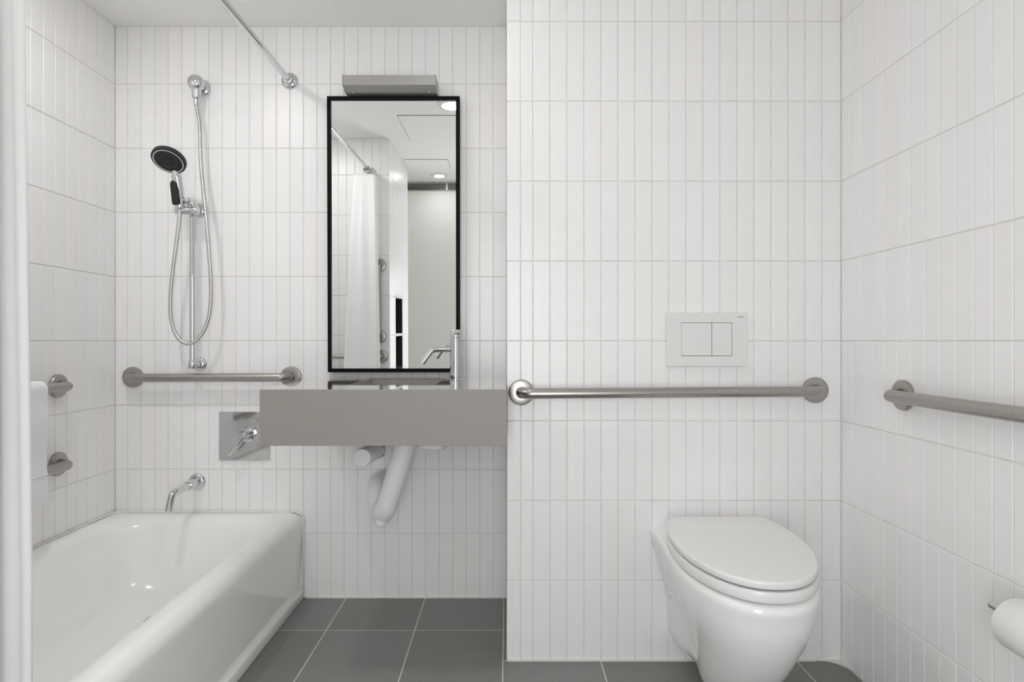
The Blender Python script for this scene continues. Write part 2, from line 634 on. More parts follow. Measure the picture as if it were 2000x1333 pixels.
def ringbox(bm, outer, inner, z0, z1):
    """a slab with a rectangular hole"""
    (a0, a1, b0, b1), (c0, c1, d0, d1) = outer, inner
    O = [(a0, b0), (a1, b0), (a1, b1), (a0, b1)]
    I = [(c0, d0), (c1, d0), (c1, d1), (c0, d1)]
    ot = [bm.verts.new((x, y, z1)) for x, y in O]
    it = [bm.verts.new((x, y, z1)) for x, y in I]
    ob = [bm.verts.new((x, y, z0)) for x, y in O]
    ib = [bm.verts.new((x, y, z0)) for x, y in I]
    for k in range(4):
        q = (k + 1) % 4
        bm.faces.new((ot[k], ot[q], it[q], it[k]))
        bm.faces.new((ob[k], ib[k], ib[q], ob[q]))
        bm.faces.new((ot[k], ob[k], ob[q], ot[q]))
        bm.faces.new((it[k], it[q], ib[q], ib[k]))
    return bm


ringbox(cb, (CX0, CX1, CY0 + 0.0042, CY1), (BX0, BX1, BY0, BY1), CZ1 - 0.006, CZ1)
bmesh.ops.bevel(cb, geom=[e for e in cb.edges if all(abs(v.co.z - CZ1) < 1e-6 for v in e.verts) and abs((e.verts[0].co - e.verts[1].co).length) > 0.2 and e.calc_face_angle(0) > 1], offset=0.0015, segments=2, affect='EDGES')
link('countertop', cb, M['stone'], counter)
ap = bmesh.new()
box(ap, CX0, CX1, CY0 + 0.004, CY0 + 0.03, CZ0, CZ1 - 0.0062)
box(ap, CX0, CX1, CY0, CY0 + 0.004, CZ0, CZ1, 0.0008)
link('apron', ap, M['stone_face'], counter)
ap = bmesh.new()
box(ap, CX0, CX0 + 0.03, CY0 + 0.0302, CY1, CZ0, CZ1 - 0.0062)
link('side_panel', ap, M['stone_face'], counter)
bs = bmesh.new()
rs = [rrect(BX0, BX1, BY0, BY1, 0.004, CZ1 - 0.0062, 5), rrect(BX0 + 0.001, BX1 - 0.001, BY0 + 0.001, BY1 - 0.001, 0.004, CZ1 - 0.09, 5),
      rrect(BX0 + 0.006, BX1 - 0.006, BY0 + 0.006, BY1 - 0.006, 0.008, CZ1 - 0.108, 5),
      rrect(BX0 + 0.02, BX1 - 0.02, BY0 + 0.02, BY1 - 0.02, 0.01, CZ1 - 0.112, 5),
      rrect(BX0 + 0.11, BX1 - 0.11, BY0 + 0.15, BY1 - 0.15, 0.01, CZ1 - 0.116, 5)]
loft(bs, rs, cap0=False)
# outside of the basin
rs2 = [rrect(BX0 - 0.012, BX1 + 0.012, BY0 - 0.012, BY1 + 0.012, 0.004, CZ1 - 0.0062, 5), rrect(BX0 - 0.012, BX1 + 0.012, BY0 - 0.012, BY1 + 0.012, 0.004, CZ1 - 0.128, 5)]
loft(bs, rs2, cap0=False)
basin = link('basin', bs, M['stone_face'], counter, True, 35)
dd = bmesh.new()
lathe(dd, [(0.026, 0), (0.026, 0.002), (0.020, 0.004), (0, 0.0045)], ((BX0 + BX1) / 2, (BY0 + BY1) / 2, CZ1 - 0.116), (0, 0, 1))
link('drain', dd, M['chrome'], basin, True, 40)

# pipes below the counter
pipe = thing('drain_trap', 'white padded drain trap hanging under the grey counter', 'pipe', (-0.44, 2.14, 0.37))
pb = bmesh.new()
tube(pb, spline([(-0.352, 2.13, 0.745), (-0.358, 2.13, 0.66), (-0.385, 2.13, 0.56), (-0.418, 2.135, 0.455), (-0.426, 2.14, 0.425)], 6), [0.036] * 25, 24)
link('down_pipe', pb, M['insul'], pipe, True, 60)
pb = bmesh.new()
tube(pb, spline([(-0.424, 2.136, 0.445), (-0.432, 2.145, 0.42), (-0.446, 2.165, 0.402), (-0.462, 2.20, 0.41), (-0.472, 2.22, 0.44)], 6), [0.0375, 0.038, 0.038, 0.0385] + [0.038] * 17 + [0.036] * 4, 24)
link('elbow', pb, M['insul'], pipe, True, 60)
pb = bmesh.new()
lathe(pb, [(0.022, 0), (0.022, -0.03), (0.018, -0.036), (0.0, -0.038)], (-0.446, 2.15, 0.395), (0.1, 0, 1), 24)
link('clean_out', pb, M['insul'], pipe, True, 60)
pb = bmesh.new()
tube(pb, spline([(-0.470, 2.218, 0.42), (-0.478, 2.235, 0.455), (-0.486, 2.265, 0.473), (-0.49, 2.31, 0.475), (-0.49, YB - 0.001, 0.475)], 6), 0.034, 24)
link('trap_arm', pb, M['insul'], pipe, True, 60)

sv = thing('supply_valve', 'white padded supply valve with chrome ring, left of the drain pipe', 'valve', (-0.512, YB, 0.593))
pb = bmesh.new()
lathe(pb, [(0.031, 0.03), (0.0325, 0.06), (0.0325, 0.25), (0.030, 0.256), (0.0, 0.256)], (-0.512, YB, 0.585), (0.0, -1, 0.07), 28)
link('cover', pb, M['insul'], sv, True, 40)
pb = bmesh.new()
lathe(pb, [(0.034, 0.0005), (0.034, 0.006), (0.028, 0.012), (0.012, 0.016), (0.012, 0.035)], (-0.512, YB, 0.585), (0, -1, 0), 28)
link('escutcheon', pb, M['chrome'], sv, True, 40)
sv = thing('supply_cover', 'white bowl-shaped cover just below the counter, right of the drain pipe', 'cover', (-0.262, 2.14, 0.63))
pb = bmesh.new()
lathe(pb, [(0.0, 0.0), (0.03, 0.0015), (0.046, 0.006), (0.053, 0.013), (0.053, 0.06), (0.046, 0.1181)], (-0.262, 2.14, 0.6295), (0, 0, 1), 32)
link('cup', pb, M['insul'], sv, True, 40)
pb = bmesh.new()
box(pb, -0.3195, -0.3153, 2.132, 2.148, 0.642, 0.7481)
link('bracket', pb, M['alu'], sv)

# ------------------------------------------------------------------ faucet on the counter
FXc, FYc = -0.1814, 2.1445
fa = thing('basin_faucet', 'chrome single-lever basin faucet on the grey counter', 'faucet', (FXc, FYc, CZ1))
b_ = bmesh.new()
lathe(b_, [(0.0245, 0.0005), (0.0245, 0.004), (0.021, 0.006), (0.021, 0.150), (0.0195, 0.152)], (FXc, FYc, CZ1), (0, 0, 1), 40)
link('body', b_, M['chrome'], fa, True, 35)
b_ = bmesh.new()
lathe(b_, [(0.0195, 0.153), (0.021, 0.1545), (0.021, 0.177), (0.0195, 0.180), (0, 0.181)], (FXc, FYc, CZ1), (0, 0, 1), 40)
cap_ = link('cap', b_, M['chrome'], fa, True, 35)
b_ = bmesh.new()
dirv = Vector((0.25, -0.97, 0.05)).normalized()
st = Vector((FXc, FYc, CZ1 + 0.166)) + dirv * 0.018
lathe(b_, [(0.0085, 0), (0.0085, 0.075), (0.0075, 0.078), (0, 0.0785)], st, dirv, 20)
link('lever', b_, M['chrome'], cap_, True, 35)
b_ = bmesh.new()
sp = bend([(FXc - 0.015, FYc, 0.986), (FXc - 0.083, FYc, 0.986), (FXc - 0.117, FYc, 0.940)], 0.03, 8)
tube(b_, sp, 0.0095, 20)
link('spout', b_, M['chrome'], fa, True, 50)
b_ = bmesh.new()
dv = Vector((-0.034, 0, -0.046)).normalized()
lathe(b_, [(0.0102, -0.016), (0.0102, 0.0015), (0.007, 0.002), (0.0065, -0.002), (0, -0.002)], (FXc - 0.117, FYc, 0.940), dv, 20)
link('aerator', b_, M['chrome'], fa, True, 40)

# ------------------------------------------------------------------ mirror
mr_ = thing('wall_mirror', 'tall mirror in a thin black metal frame above the counter', 'mirror', (-0.4411, YB, 0.894))
MX0, MX1, MZ0, MZ1 = -0.6986, -0.1836, 0.894, 1.967
FW = 0.0145
tilt = 0.0117


def ytilt(z):
    return -(z - MZ0) * tilt


fb = bmesh.new()
ysF, ysB = YB - 0.032, YB - 0.004
box(fb, MX0, MX0 + FW, ysF, ysB, MZ0, MZ1)
box(fb, MX1 - FW, MX1, ysF, ysB, MZ0, MZ1)
box(fb, MX0 + FW, MX1 - FW, ysF, ysB, MZ0, MZ0 + FW)
box(fb, MX0 + FW, MX1 - FW, ysF, ysB, MZ1 - FW, MZ1)
for v in fb.verts:
    v.co.y += ytilt(v.co.z)
link('frame', fb, M['black'], mr_)
gb = boxbm(MX0 + FW, MX1 - FW, ysF + 0.006, ysF + 0.010, MZ0 + FW, MZ1 - FW)
for v in gb.verts:
    v.co.y += ytilt(v.co.z)
link('mirror_glass', gb, M['mirror'], mr_)
hb = boxbm(MX0 + FW, MX1 - FW, ysF + 0.011, ysB, MZ0 + FW, MZ1 - FW)
for v in hb.verts:
    v.co.y += ytilt(v.co.z)
link('backing_board', hb, M['black'], mr_)
hb = boxbm(-0.50, -0.38, YB - 0.0165, YB - 0.0005, 1.84, 1.87)
link('hanging_bracket', hb, M['black'], mr_)

# light fitting above the mirror
ml = thing('mirror_light', 'grey metal light fitting above the black framed mirror', 'wall light', (-0.448, YB, 1.972))
LX0, LX1 = -0.6235, -0.270
prof = [(2.290, 2.0215), (2.292, 2.0235), (YB - 0.02, 2.0235), (YB - 0.02, 1.9745), (2.335, 1.9745), (2.292, 1.987)]
lb = bmesh.new()
loft(lb, [[(LX0 + 0.003, y, z) for y, z in prof], [(LX1 - 0.003, y, z) for y, z in prof]])
link('housing', lb, M['alu'], ml)
for xx, d in ((LX0, 0.003), (LX1, -0.003)):
    lb = bmesh.new()
    pr2 = [(2.2885, 2.0225), (2.2905, 2.025), (YB - 0.02, 2.025), (YB - 0.02, 1.9735), (2.335, 1.9735), (2.2905, 1.986)]
    loft(lb, [[(xx, y, z) for y, z in pr2], [(xx + d, y, z) for y, z in pr2]])
    link('end_cap', lb, M['alu'], ml)
link('back_plate', boxbm(LX0 + 0.02, LX1 - 0.02, YB - 0.0198, YB - 0.0005, 1.98, 2.02), M['black'], ml)
for xx in (-0.59, -0.298):
    lb = bmesh.new()
    lathe(lb, [(0.006, 0), (0.006, 0.002), (0.004, 0.004), (0, 0.0045)], (xx, 2.333, 1.9754), (0, -0.27, -0.96), 16)
    link('screw', lb, M['chrome'], ml, True, 40)

# ------------------------------------------------------------------ shower
SX = -1.214
so = thing('shower_outlet', 'round chrome shower outlet elbow high on the tub wall', 'shower fitting', (SX + 0.012, YB, 2.018))
b_ = bmesh.new()
lathe(b_, [(0.034, 0.0005), (0.034, 0.003), (0.030, 0.008), (0.02, 0.012), (0.014, 0.013)], (SX + 0.010, YB, 2.016), (0, -1, 0), 32)
link('flange', b_, M['chrome'], so, True, 40)
b_ = bmesh.new()
lathe(b_, [(0.0, 0.075), (0.016, 0.0735), (0.026, 0.066), (0.0315, 0.054), (0.031, 0.042), (0.025, 0.031), (0.014, 0.024), (0.014, 0.012)], (SX + 0.010, YB, 2.016), (0, -1, 0), 32)
link('elbow', b_, M['chrome'], so, True, 60)
b_ = bmesh.new()
lathe(b_, [(0.018, -0.022), (0.018, -0.030), (0.0165, -0.032), (0.0165, -0.056), (0.014, -0.060), (0.010, -0.064), (0.010, -0.088)], (SX + 0.010, YB - 0.046, 2.016), (0, 0, 1), 28)
link('nut', b_, M['chrome'], so, True, 40)

sb = thing('slide_bar', 'chrome shower slide bar with holder on the tub wall', 'slide bar', (SX, YB, 0.93))
BY = YB - 0.057
b_ = bmesh.new()
tube(b_, [(SX, BY, 0.922), (SX, BY, 1.526)], 0.0105, 20)
link('rail', b_, M['chrome'], sb, True, 50)
for zz in (0.925, 1.532):
    b_ = bmesh.new()
    lathe(b_, [(0.027, 0.0005), (0.027, 0.004), (0.023, 0.010), (0.012, 0.014), (0.010, 0.045)], (SX + 0.003, YB, zz), (0, -1, 0), 28)
    link('mount', b_, M['chrome'], sb, True, 40)
    b_ = bmesh.new()
    lathe(b_, [(0.0, -0.018), (0.0135, -0.016), (0.015, -0.012), (0.015, 0.012), (0.0135, 0.016), (0, 0.018)], (SX, BY, zz), (0, 0, 1), 24)
    link('collar', b_, M['chrome'], sb, True, 40)
b_ = bmesh.new()
lathe(b_, [(0, -0.047), (0.0145, -0.046), (0.0165, -0.043), (0.0165, 0.035), (0.0145, 0.038), (0, 0.039)], (SX, BY - 0.030, 1.514), (1, 0.0, 0), 24)
hold = link('holder', b_, M['chrome'], sb, True, 40)
b_ = bmesh.new()
lathe(b_, [(0.006, 0.0), (0.006, 0.014), (0.0115, 0.016), (0.0125, 0.020), (0.0125, 0.030), (0.011, 0.033), (0, 0.034)], (SX + 0.006, BY - 0.03, 1.528), (-0.1, -0.55, 0.8), 20)
link('knob', b_, M['chrome'], hold, True, 40)

hx = -1.2365
hs = thing('hand_shower', 'chrome and black hand shower with looping metal hose', 'hand shower', (hx, BY - 0.05, 1.52))
hc = Vector((hx, 2.213, 1.677))
hn = Vector((0, -0.56, -0.83)).normalized()
b_ = bmesh.new()
lathe(b_, [(0.0, -0.034), (0.022, -0.031), (0.042, -0.022), (0.055, -0.010), (0.0585, -0.002), (0.0585, 0.001)], hc, hn, 40)
link('head_shell', b_, M['chrome'], hs, True, 60)
b_ = bmesh.new()
lathe(b_, [(0.0590, -0.009), (0.0590, 0.003), (0.056, 0.006), (0.052, 0.0065), (0.050, 0.004)], hc, hn, 40, cap=False)
link('black_rim', b_, M['darkplastic'], hs, True, 40)
b_ = bmesh.new()
lathe(b_, [(0.0515, 0.004), (0.0515, 0.0068), (0.050, 0.0072), (0.0485, 0.0068), (0.0485, 0.004)], hc, hn, 40, cap=False)
link('chrome_ring', b_, M['plastic'], hs, True, 40)
b_ = bmesh.new()
lathe(b_, [(0.0485, 0.002), (0.0485, 0.0055), (0.030, 0.0055), (0.028, 0.0035), (0.0, 0.0035)], hc, hn, 40)
face = link('spray_face', b_, M['darkplastic'], hs, True, 40)
b_ = bmesh.new()
ax = Vector((1, 0, 0))
ay = hn.cross(ax).normalized()
for rr, nn in ((0.034, 14), (0.041, 18)):
    for k in range(nn):
        a = 2 * PI * k / nn
        lathe(b_, [(0.0018, 0.005), (0.0014, 0.0075), (0, 0.0076)], hc + ax * (rr * math.cos(a)) + ay * (rr * math.sin(a)), hn, 6)
tag(link('nozzles', b_, M['rubber'], face), kind='stuff')
b_ = bmesh.new()
for k in range(6):
    a = 2 * PI * k / 6
    lathe(b_, [(0.0075, 0.003), (0.0075, 0.0052), (0.0, 0.0055)], hc + ax * (0.014 * math.cos(a)) + ay * (0.014 * math.sin(a)), hn, 12)
lathe(b_, [(0.009, 0.003), (0.009, 0.006), (0.0, 0.0065)], hc, hn, 12)
link('centre_spray', b_, M['rubber'], face)
b_ = bmesh.new()
hp = spline([hc + hn * -0.018 + Vector((0, 0.030, -0.02)), (hx + 0.001, 2.262, 1.640), (hx + 0.001, 2.274, 1.60), (hx, 2.284, 1.56), (hx - 0.001, 2.290, 1.515)], 6)
tube(b_, hp, [0.0135, 0.0135, 0.0135, 0.014, 0.0145, 0.015, 0.016] + [0.018] * 12 + [0.0165] * 5 + [0.014], 20)
link('handle', b_, M['chrome'], hs, True, 50)
b_ = bmesh.new()
gp = spline([(hx - 0.005, 2.262, 1.619), (hx - 0.006, 2.266, 1.592), (hx - 0.006, 2.273, 1.56), (hx - 0.006, 2.279, 1.529)], 6)
tube(b_, gp, [0.006, 0.011, 0.014] + [0.0162] * 15 + [0.013], 18)
link('grip', b_, M['rubber'], hs, True, 60)


def P(px, py, d):
    return Vector(((px - 990) * d / 1182, d, EYE - (py - 667) * d / 1182))


hz = [(-1.204, YB - 0.046, 1.930), P(390, 245, 2.345), P(392, 310, 2.335), P(397, 370, 2.315), P(403, 425, 2.30), P(408, 490, 2.30), P(412.5, 560, 2.305), P(409, 615, 2.31), P(395, 652, 2.31), P(371, 672, 2.305),
      P(349, 662, 2.30), P(336, 632, 2.30), P(333, 590, 2.295), P(337, 535, 2.29), P(344, 480, 2.288), P(350, 430, 2.290), (hx - 0.001, 2.290, 1.520)]
raw = spline(hz, 40)
# even steps, ribbed
L = [0]
for i in range(1, len(raw)):
    L.append(L[-1] + (raw[i] - raw[i - 1]).length)
step = 0.0019
N = int(L[-1] / step)
pts = []
j = 0
for k in range(N + 1):
    s = L[-1] * k / N
    while j < len(L) - 2 and L[j + 1] < s:
        j += 1
    t = (s - L[j]) / max(1e-9, L[j + 1] - L[j])
    pts.append(raw[j].lerp(raw[j + 1], t))
b_ = bmesh.new()
tube(b_, pts, [0.0078 if k % 3 else 0.0066 for k in range(N + 1)], 10)
link('hose', b_, M['hose'], hs, True, 80)

# valve plate
vx0, vx1, vz0, vz1 = -1.136, -0.936, 0.544, 0.737
va = thing('shower_valve', 'square chrome shower valve plate with lever left of the counter', 'shower valve', (-1.036, YB, 0.64))
plate = link('plate', boxbm(vx0, vx1, YB - 0.0065, YB - 0.0005, vz0, vz1, 0.0015), M['chrome'], va)
vc = Vector((-1.020, YB - 0.0065, 0.648))
b_ = bmesh.new()
lathe(b_, [(0.029, 0.0), (0.029, 0.012), (0.025, 0.016), (0.0225, 0.018), (0.0225, 0.040), (0.020, 0.043), (0.0, 0.044)], vc, (0, -1, 0), 36)
hub = link('hub', b_, M['chrome'], va, True, 40)
b_ = bmesh.new()
tube(b_, [vc + Vector((-0.004, -0.034, 0.0)), vc + Vector((-0.02, -0.040, -0.022)), vc + Vector((-0.045, -0.045, -0.057)), vc + Vector((-0.055, -0.046, -0.071)), vc + Vector((-0.057, -0.046, -0.074))], [0.011, 0.0095, 0.008, 0.008, 0.006], 16)
link('lever', b_, M['chrome'], hub, True, 50)
b_ = bmesh.new()
tube(b_, [vc + Vector((0.004, -0.044, 0.004)), vc + Vector((0.008, -0.054, 0.010))], [0.007, 0.006], 14)
link('stop_button', b_, M['chrome'], hub, True, 50)
b_ = bmesh.new()
arcp = [vc + Vector((0.070 * math.sin(a), -0.0002, 0.070 * math.cos(a))) for a in [math.radians(-5 + 80 * k / 20) for k in range(21)]]
tube(b_, arcp, 0.0011, 6)
link('temperature_arc', b_, M['mark'], plate)
b_ = bmesh.new()
b_.free()
for off in ((-0.016, 0, 0.068), (0.036, 0, -0.040)):
    b_ = bmesh.new()
    lathe(b_, [(0.0022, 0), (0.0022, 0.0004), (0, 0.0005)], vc + Vector(off), (0, -1, 0), 10)
    link('dial_dot', b_, M['mark'], plate)

# tub spout
tsx, tsz = -1.224, 0.459
ts = thing('tub_spout', 'slim chrome tub spout bent down over the bathtub', 'tub spout', (tsx, YB, tsz))
b_ = bmesh.new()
lathe(b_, [(0.034, 0.0005), (0.034, 0.003), (0.030, 0.009), (0.020, 0.012)], (tsx, YB, tsz), (0, -1, 0), 32)
link('flange', b_, M['chrome'], ts, True, 40)
b_ = bmesh.new()
lathe(b_, [(0.0175, 0.01), (0.0175, 0.072), (0.0165, 0.075)], (tsx, YB, tsz), (0, -1, 0), 28)
link('sleeve', b_, M['chrome'], ts, True, 40)
b_ = bmesh.new()
pp = bend([(tsx, YB - 0.07, tsz), (tsx, YB - 0.178, tsz), (tsx - 0.001, YB - 0.203, tsz - 0.062)], 0.028, 8)
tube(b_, pp, [0.0135] * 2 + [0.0130] * (len(pp) - 3) + [0.0135], 22)
link('spout', b_, M['chrome'], ts, True, 50)

# ------------------------------------------------------------------ toilet
CXT = 0.637


def tcx(y):
    return CXT - 0.072 * max(0.0, 1.842 - y)


def seat_outline(yc, af, ab, b, yback, rc, grow=0.0, n=64):
    """egg-shaped outline, flat at the back"""
    pts = []
    af, ab, b, yback = af + grow, ab + grow, b + grow, yback + grow
    ys = []
    right = []
    for k in range(n + 1):
        t = k / n
        y = yc - af * math.cos(t * PI / 2)
        w = b * math.sin(t * PI / 2) ** 0.93
        right.append((w, y))
    m = 14
    for k in range(1, m + 1):
        y = yc + (yback - rc - yc) * k / m
        w = b * math.sqrt(max(0, 1 - ((y - yc) / ab) ** 2))
        right.append((w, y))
    w0 = right[-1][0]
    wb = w0 - 0.004
    for k in range(1, 8):
        a = PI / 2 * k / 8
        right.append((wb - rc * (1 - math.cos(a)), yback - rc + rc * math.sin(a)))
    pts = [(tcx(y) + w, y) for w, y in right] + [(tcx(y) - w, y) for w, y in reversed(right[1:])]
    return pts


def slab(bm, outline, z0, z1, rt, rb, inset_fn):
    rings = []
    for k in range(6):
        a = PI / 2 * k / 5
        rings.append([(x, y, z0 + rb - rb * math.cos(a)) for x, y in inset_fn(rb - rb * math.sin(a))])
    for k in range(6):
        a = PI / 2 * k / 5
        rings.append([(x, y, z1 - rt + rt * math.sin(a)) for x, y in inset_fn(rt - rt * math.cos(a))])
    loft(bm, rings)
    return bm


to = thing('toilet', 'white wall-hung toilet with closed lid', 'toilet', (CXT, YF, 0.05))
SO = lambda gr: seat_outline(1.65, 0.314, 0.32, 0.175, 1.842, 0.022, gr)
lb = bmesh.new()
rings = [[(x, y, z) for x, y in SO(-i)] for i, z in ((0.10, 0.4760), (0.012, 0.4755), (0.008, 0.4735), (0.0065, 0.4655), (0.0055, 0.4645), (0.003, 0.4645), (0.0012, 0.4652), (0.0, 0.4675))]
for k in range(7):
    a = PI / 2 * k / 6
    rings.append([(x, y, 0.4762 + 0.006 * math.sin(a)) for x, y in SO(-0.006 * (1 - math.cos(a)))])
rings.append([(x, y, 0.4832) for x, y in SO(-0.07)])
loft(lb, rings)
lid = link('lid', lb, M['seat'], to, True, 40)
lb = bmesh.new()
ROUND = [(0.0035, 0.4350), (0.001, 0.4358), (0.0, 0.4385), (0.0, 0.4565), (0.001, 0.4590), (0.0035, 0.4600), (0.040, 0.4595), (0.046, 0.4570), (0.050, 0.4500), (0.048, 0.4400), (0.044, 0.4350), (0.0035, 0.4350)]
loft(lb, [[(x, y, z) for x, y in SO(0.003 - i)] for i, z in ROUND], False, False)
link('seat', lb, M['seat'], to, True, 40)
for s in (-1, 1):
    lb = bmesh.new()
    lathe(lb, [(0.0, -0.025), (0.009, -0.024), (0.0105, -0.020), (0.0105, 0.020), (0.009, 0.024), (0, 0.025)], (CXT + s * 0.075, 1.860, 0.452), (1, 0, 0), 20)
    link('hinge', lb, M['seat'], to, True, 40)

# bowl: horizontal sections, wall side flat
SEC = [  # z, half width at wall, half width at bowl, yc, y front
    (0.4290, 0.176, 0.166, 1.65, 1.350),
    (0.4265, 0.181, 0.1725, 1.65, 1.342),
    (0.4200, 0.1845, 0.1770, 1.65, 1.335),
    (0.4080, 0.1845, 0.1785, 1.65, 1.332),
    (0.3850, 0.178, 0.1765, 1.648, 1.338),
    (0.3500, 0.170, 0.1690, 1.642, 1.346),
    (0.3100, 0.157, 0.1560, 1.635, 1.362),
    (0.2700, 0.144, 0.1400, 1.628, 1.385),
    (0.2300, 0.135, 0.1255, 1.622, 1.413),
    (0.1900, 0.130, 0.1140, 1.622, 1.446),
    (0.1500, 0.128, 0.1040, 1.632, 1.486),
    (0.1150, 0.126, 0.0960, 1.650, 1.526),
    (0.0850, 0.117, 0.0880, 1.670, 1.566),
    (0.0660, 0.106, 0.0780, 1.690, 1.600),
    (0.0580, 0.092, 0.0660, 1.710, 1.632),
]


def bowl_ring(z, ww_, wb_, yc, yf, n=28, m=16):
    right = []
    for k in range(n + 1):
        t = k / n
        right.append((wb_ * math.sin(t * PI / 2) ** 0.90 if t else 0.0, yc - (yc - yf) * math.cos(t * PI / 2)))
    yw = YF - 0.0008
    for k in range(1, m + 1):
        t = k / m
        y = yc + (yw - yc) * t
        # a waist between the bowl and the flared wall flange
        s = t * t * (3 - 2 * t)
        w = wb_ + (ww_ - wb_) * s
        waist = 0.013 * max(0, min(1, (0.40 - z) / 0.10)) * math.sin(PI * min(1, t / 0.86)) ** 2 * (1 if t < 0.86 else 0)
        right.append((w - waist, y))
    return [(tcx(y) + w, y, z) for w, y in right] + [(tcx(y) - w, y, z) for w, y in reversed(right[1:])]


# interpolate sections for a smooth surface
def interp(SEC, sub=3):
    V = spline([Vector(s[:3]) for s in SEC], sub)
    W = spline([Vector((s[3], s[4], 0)) for s in SEC], sub)
    return [(v.x, v.y, v.z, w.x, w.y) for v, w in zip(V, W)]


bw = bmesh.new()
cav = []
for z, i in ((0.20, 0.115), (0.27, 0.082), (0.34, 0.060), (0.40, 0.050), (0.422, 0.047), (0.4280, 0.043)):
    cav.append([(tcx(1.60) + (0.175 - i) * math.cos(2 * PI * k / 89 + PI * 1.5), 1.60 + (0.235 - i) * math.sin(2 * PI * k / 89 + PI * 1.5), z) for k in range(89)])
outer = [bowl_ring(*s) for s in interp(SEC, 3)]
assert len(outer[0]) == 89, len(outer[0])
loft(bw, cav + outer)
bowl = link('bowl', bw, M['porcelain'], to, True, 50)
b_ = bmesh.new()
lathe(b_, [(0.012, -0.002), (0.012, 0.002), (0.009, 0.0045), (0, 0.005)], (CXT - 0.1345, 1.865, 0.235), (-0.95, -0.1, -0.28), 20)
link('fixing_cap', b_, M['plastic'], bowl, True, 40)

# flush plate
fp = thing('flush_plate', 'white two-button flush plate on the wall above the toilet', 'flush plate', (0.633, YF, 0.937))
fx0, fx1, fz0, fz1 = 0.5045, 0.7595, 0.936, 1.1045
bx0, bx1, bz0, bz1 = 0.5505, 0.7115, 0.9685, 1.0745
yp0, yp1 = YF - 0.012, YF - 0.0005
b_ = bmesh.new()
O_ = rrect(fx0 + 0.0015, fx1 - 0.0015, fz0 + 0.0015, fz1 - 0.0015, 0.002, 0, 4)
I_ = rrect(bx0, bx1, bz0, bz1, 0.0008, 0, 4)
O2 = rrect(fx0, fx1, fz0, fz1, 0.003, 0, 4)
ring_ = [[(x, yp1, z) for x, z, _ in I_], [(x, yp0, z) for x, z, _ in I_], [(x, yp0, z) for x, z, _ in O_], [(x, yp0 + 0.0015, z) for x, z, _ in O2], [(x, yp1, z) for x, z, _ in O2]]
loft(b_, ring_, False, False)
link('frame', b_, M['plastic'], fp)
link('recess', boxbm(bx0, bx1, yp1 - 0.003, yp1, bz0, bz1), M['gap'], fp)
for x0, x1 in ((bx0 + 0.0012, 0.6462), (0.6482, bx1 - 0.0012)):
    link('button', boxbm(x0, x1, yp0 + 0.0005, yp1 - 0.003, bz0 + 0.0014, bz1 - 0.0012, 0.0008), M['plastic'], fp)
link('logo_mark', boxbm(0.7275, 0.7475, yp0 - 0.0001, yp0 + 0.0005, 1.0905, 1.0925), M['mark'], fp)

# ------------------------------------------------------------------ paper roll and holder
PXc, PZ = 0.997, 0.474
th_ = thing('paper_holder', 'chrome pin holder for the toilet roll on the right wall', 'paper holder', (XR, 1.0, PZ))
b_ = bmesh.new()
tube(b_, bend([(XR - 0.001, 1.02, PZ), (PXc, 1.02, PZ), (PXc, 1.245, PZ)], 0.012, 6), 0.008, 18)
link('pin', b_, M['chrome'], th_, True, 50)
b_ = bmesh.new()
lathe(b_, [(0.024, 0.0005), (0.024, 0.006), (0.021, 0.008), (0.008, 0.0085)], (XR, 1.02, PZ), (-1, 0, 0), 28)
link('flange', b_, M['chrome'], th_, True, 40)
b_ = bmesh.new()
b2 = bmesh.new()
rz_ = PZ - 0.0115
ro_, ri_ = 0.051, 0.020
lathe(b_, [(ri_, 0.0), (ro_ - 0.004, 0.0), (ro_ - 0.001, 0.001), (ro_, 0.004), (ro_, 0.096), (ro_ - 0.001, 0.099), (ro_ - 0.004, 0.1), (ri_, 0.1), (ri_, 0.0)], (PXc, 1.085, rz_), (0, 1, 0), 48, cap=False)
pr = thing('toilet_roll', 'white toilet paper roll on the right wall', 'toilet roll', (PXc, 1.085, rz_ - ro_))
link('paper', b_, M['paper'], pr, True, 40)
lathe(b2, [(ri_ - 0.0002, 0.001), (ri_ - 0.0002, 0.099), (ri_ - 0.0015, 0.099), (ri_ - 0.0015, 0.001), (ri_ - 0.0002, 0.001)], (PXc, 1.085, rz_), (0, 1, 0), 32, cap=False)
link('core_tube', b2, mat('cardboard', (176, 158, 132), 0.9, noise=0.05), pr, True, 40)

# ------------------------------------------------------------------ towel
tw = thing('towel', 'white folded towel hung over the upper left grab bar', 'towel', (-1.497, 1.72, 0.49))
bxr, bzr = XL + 0.052, 0.861
ty0, ty1 = 1.52, 1.938


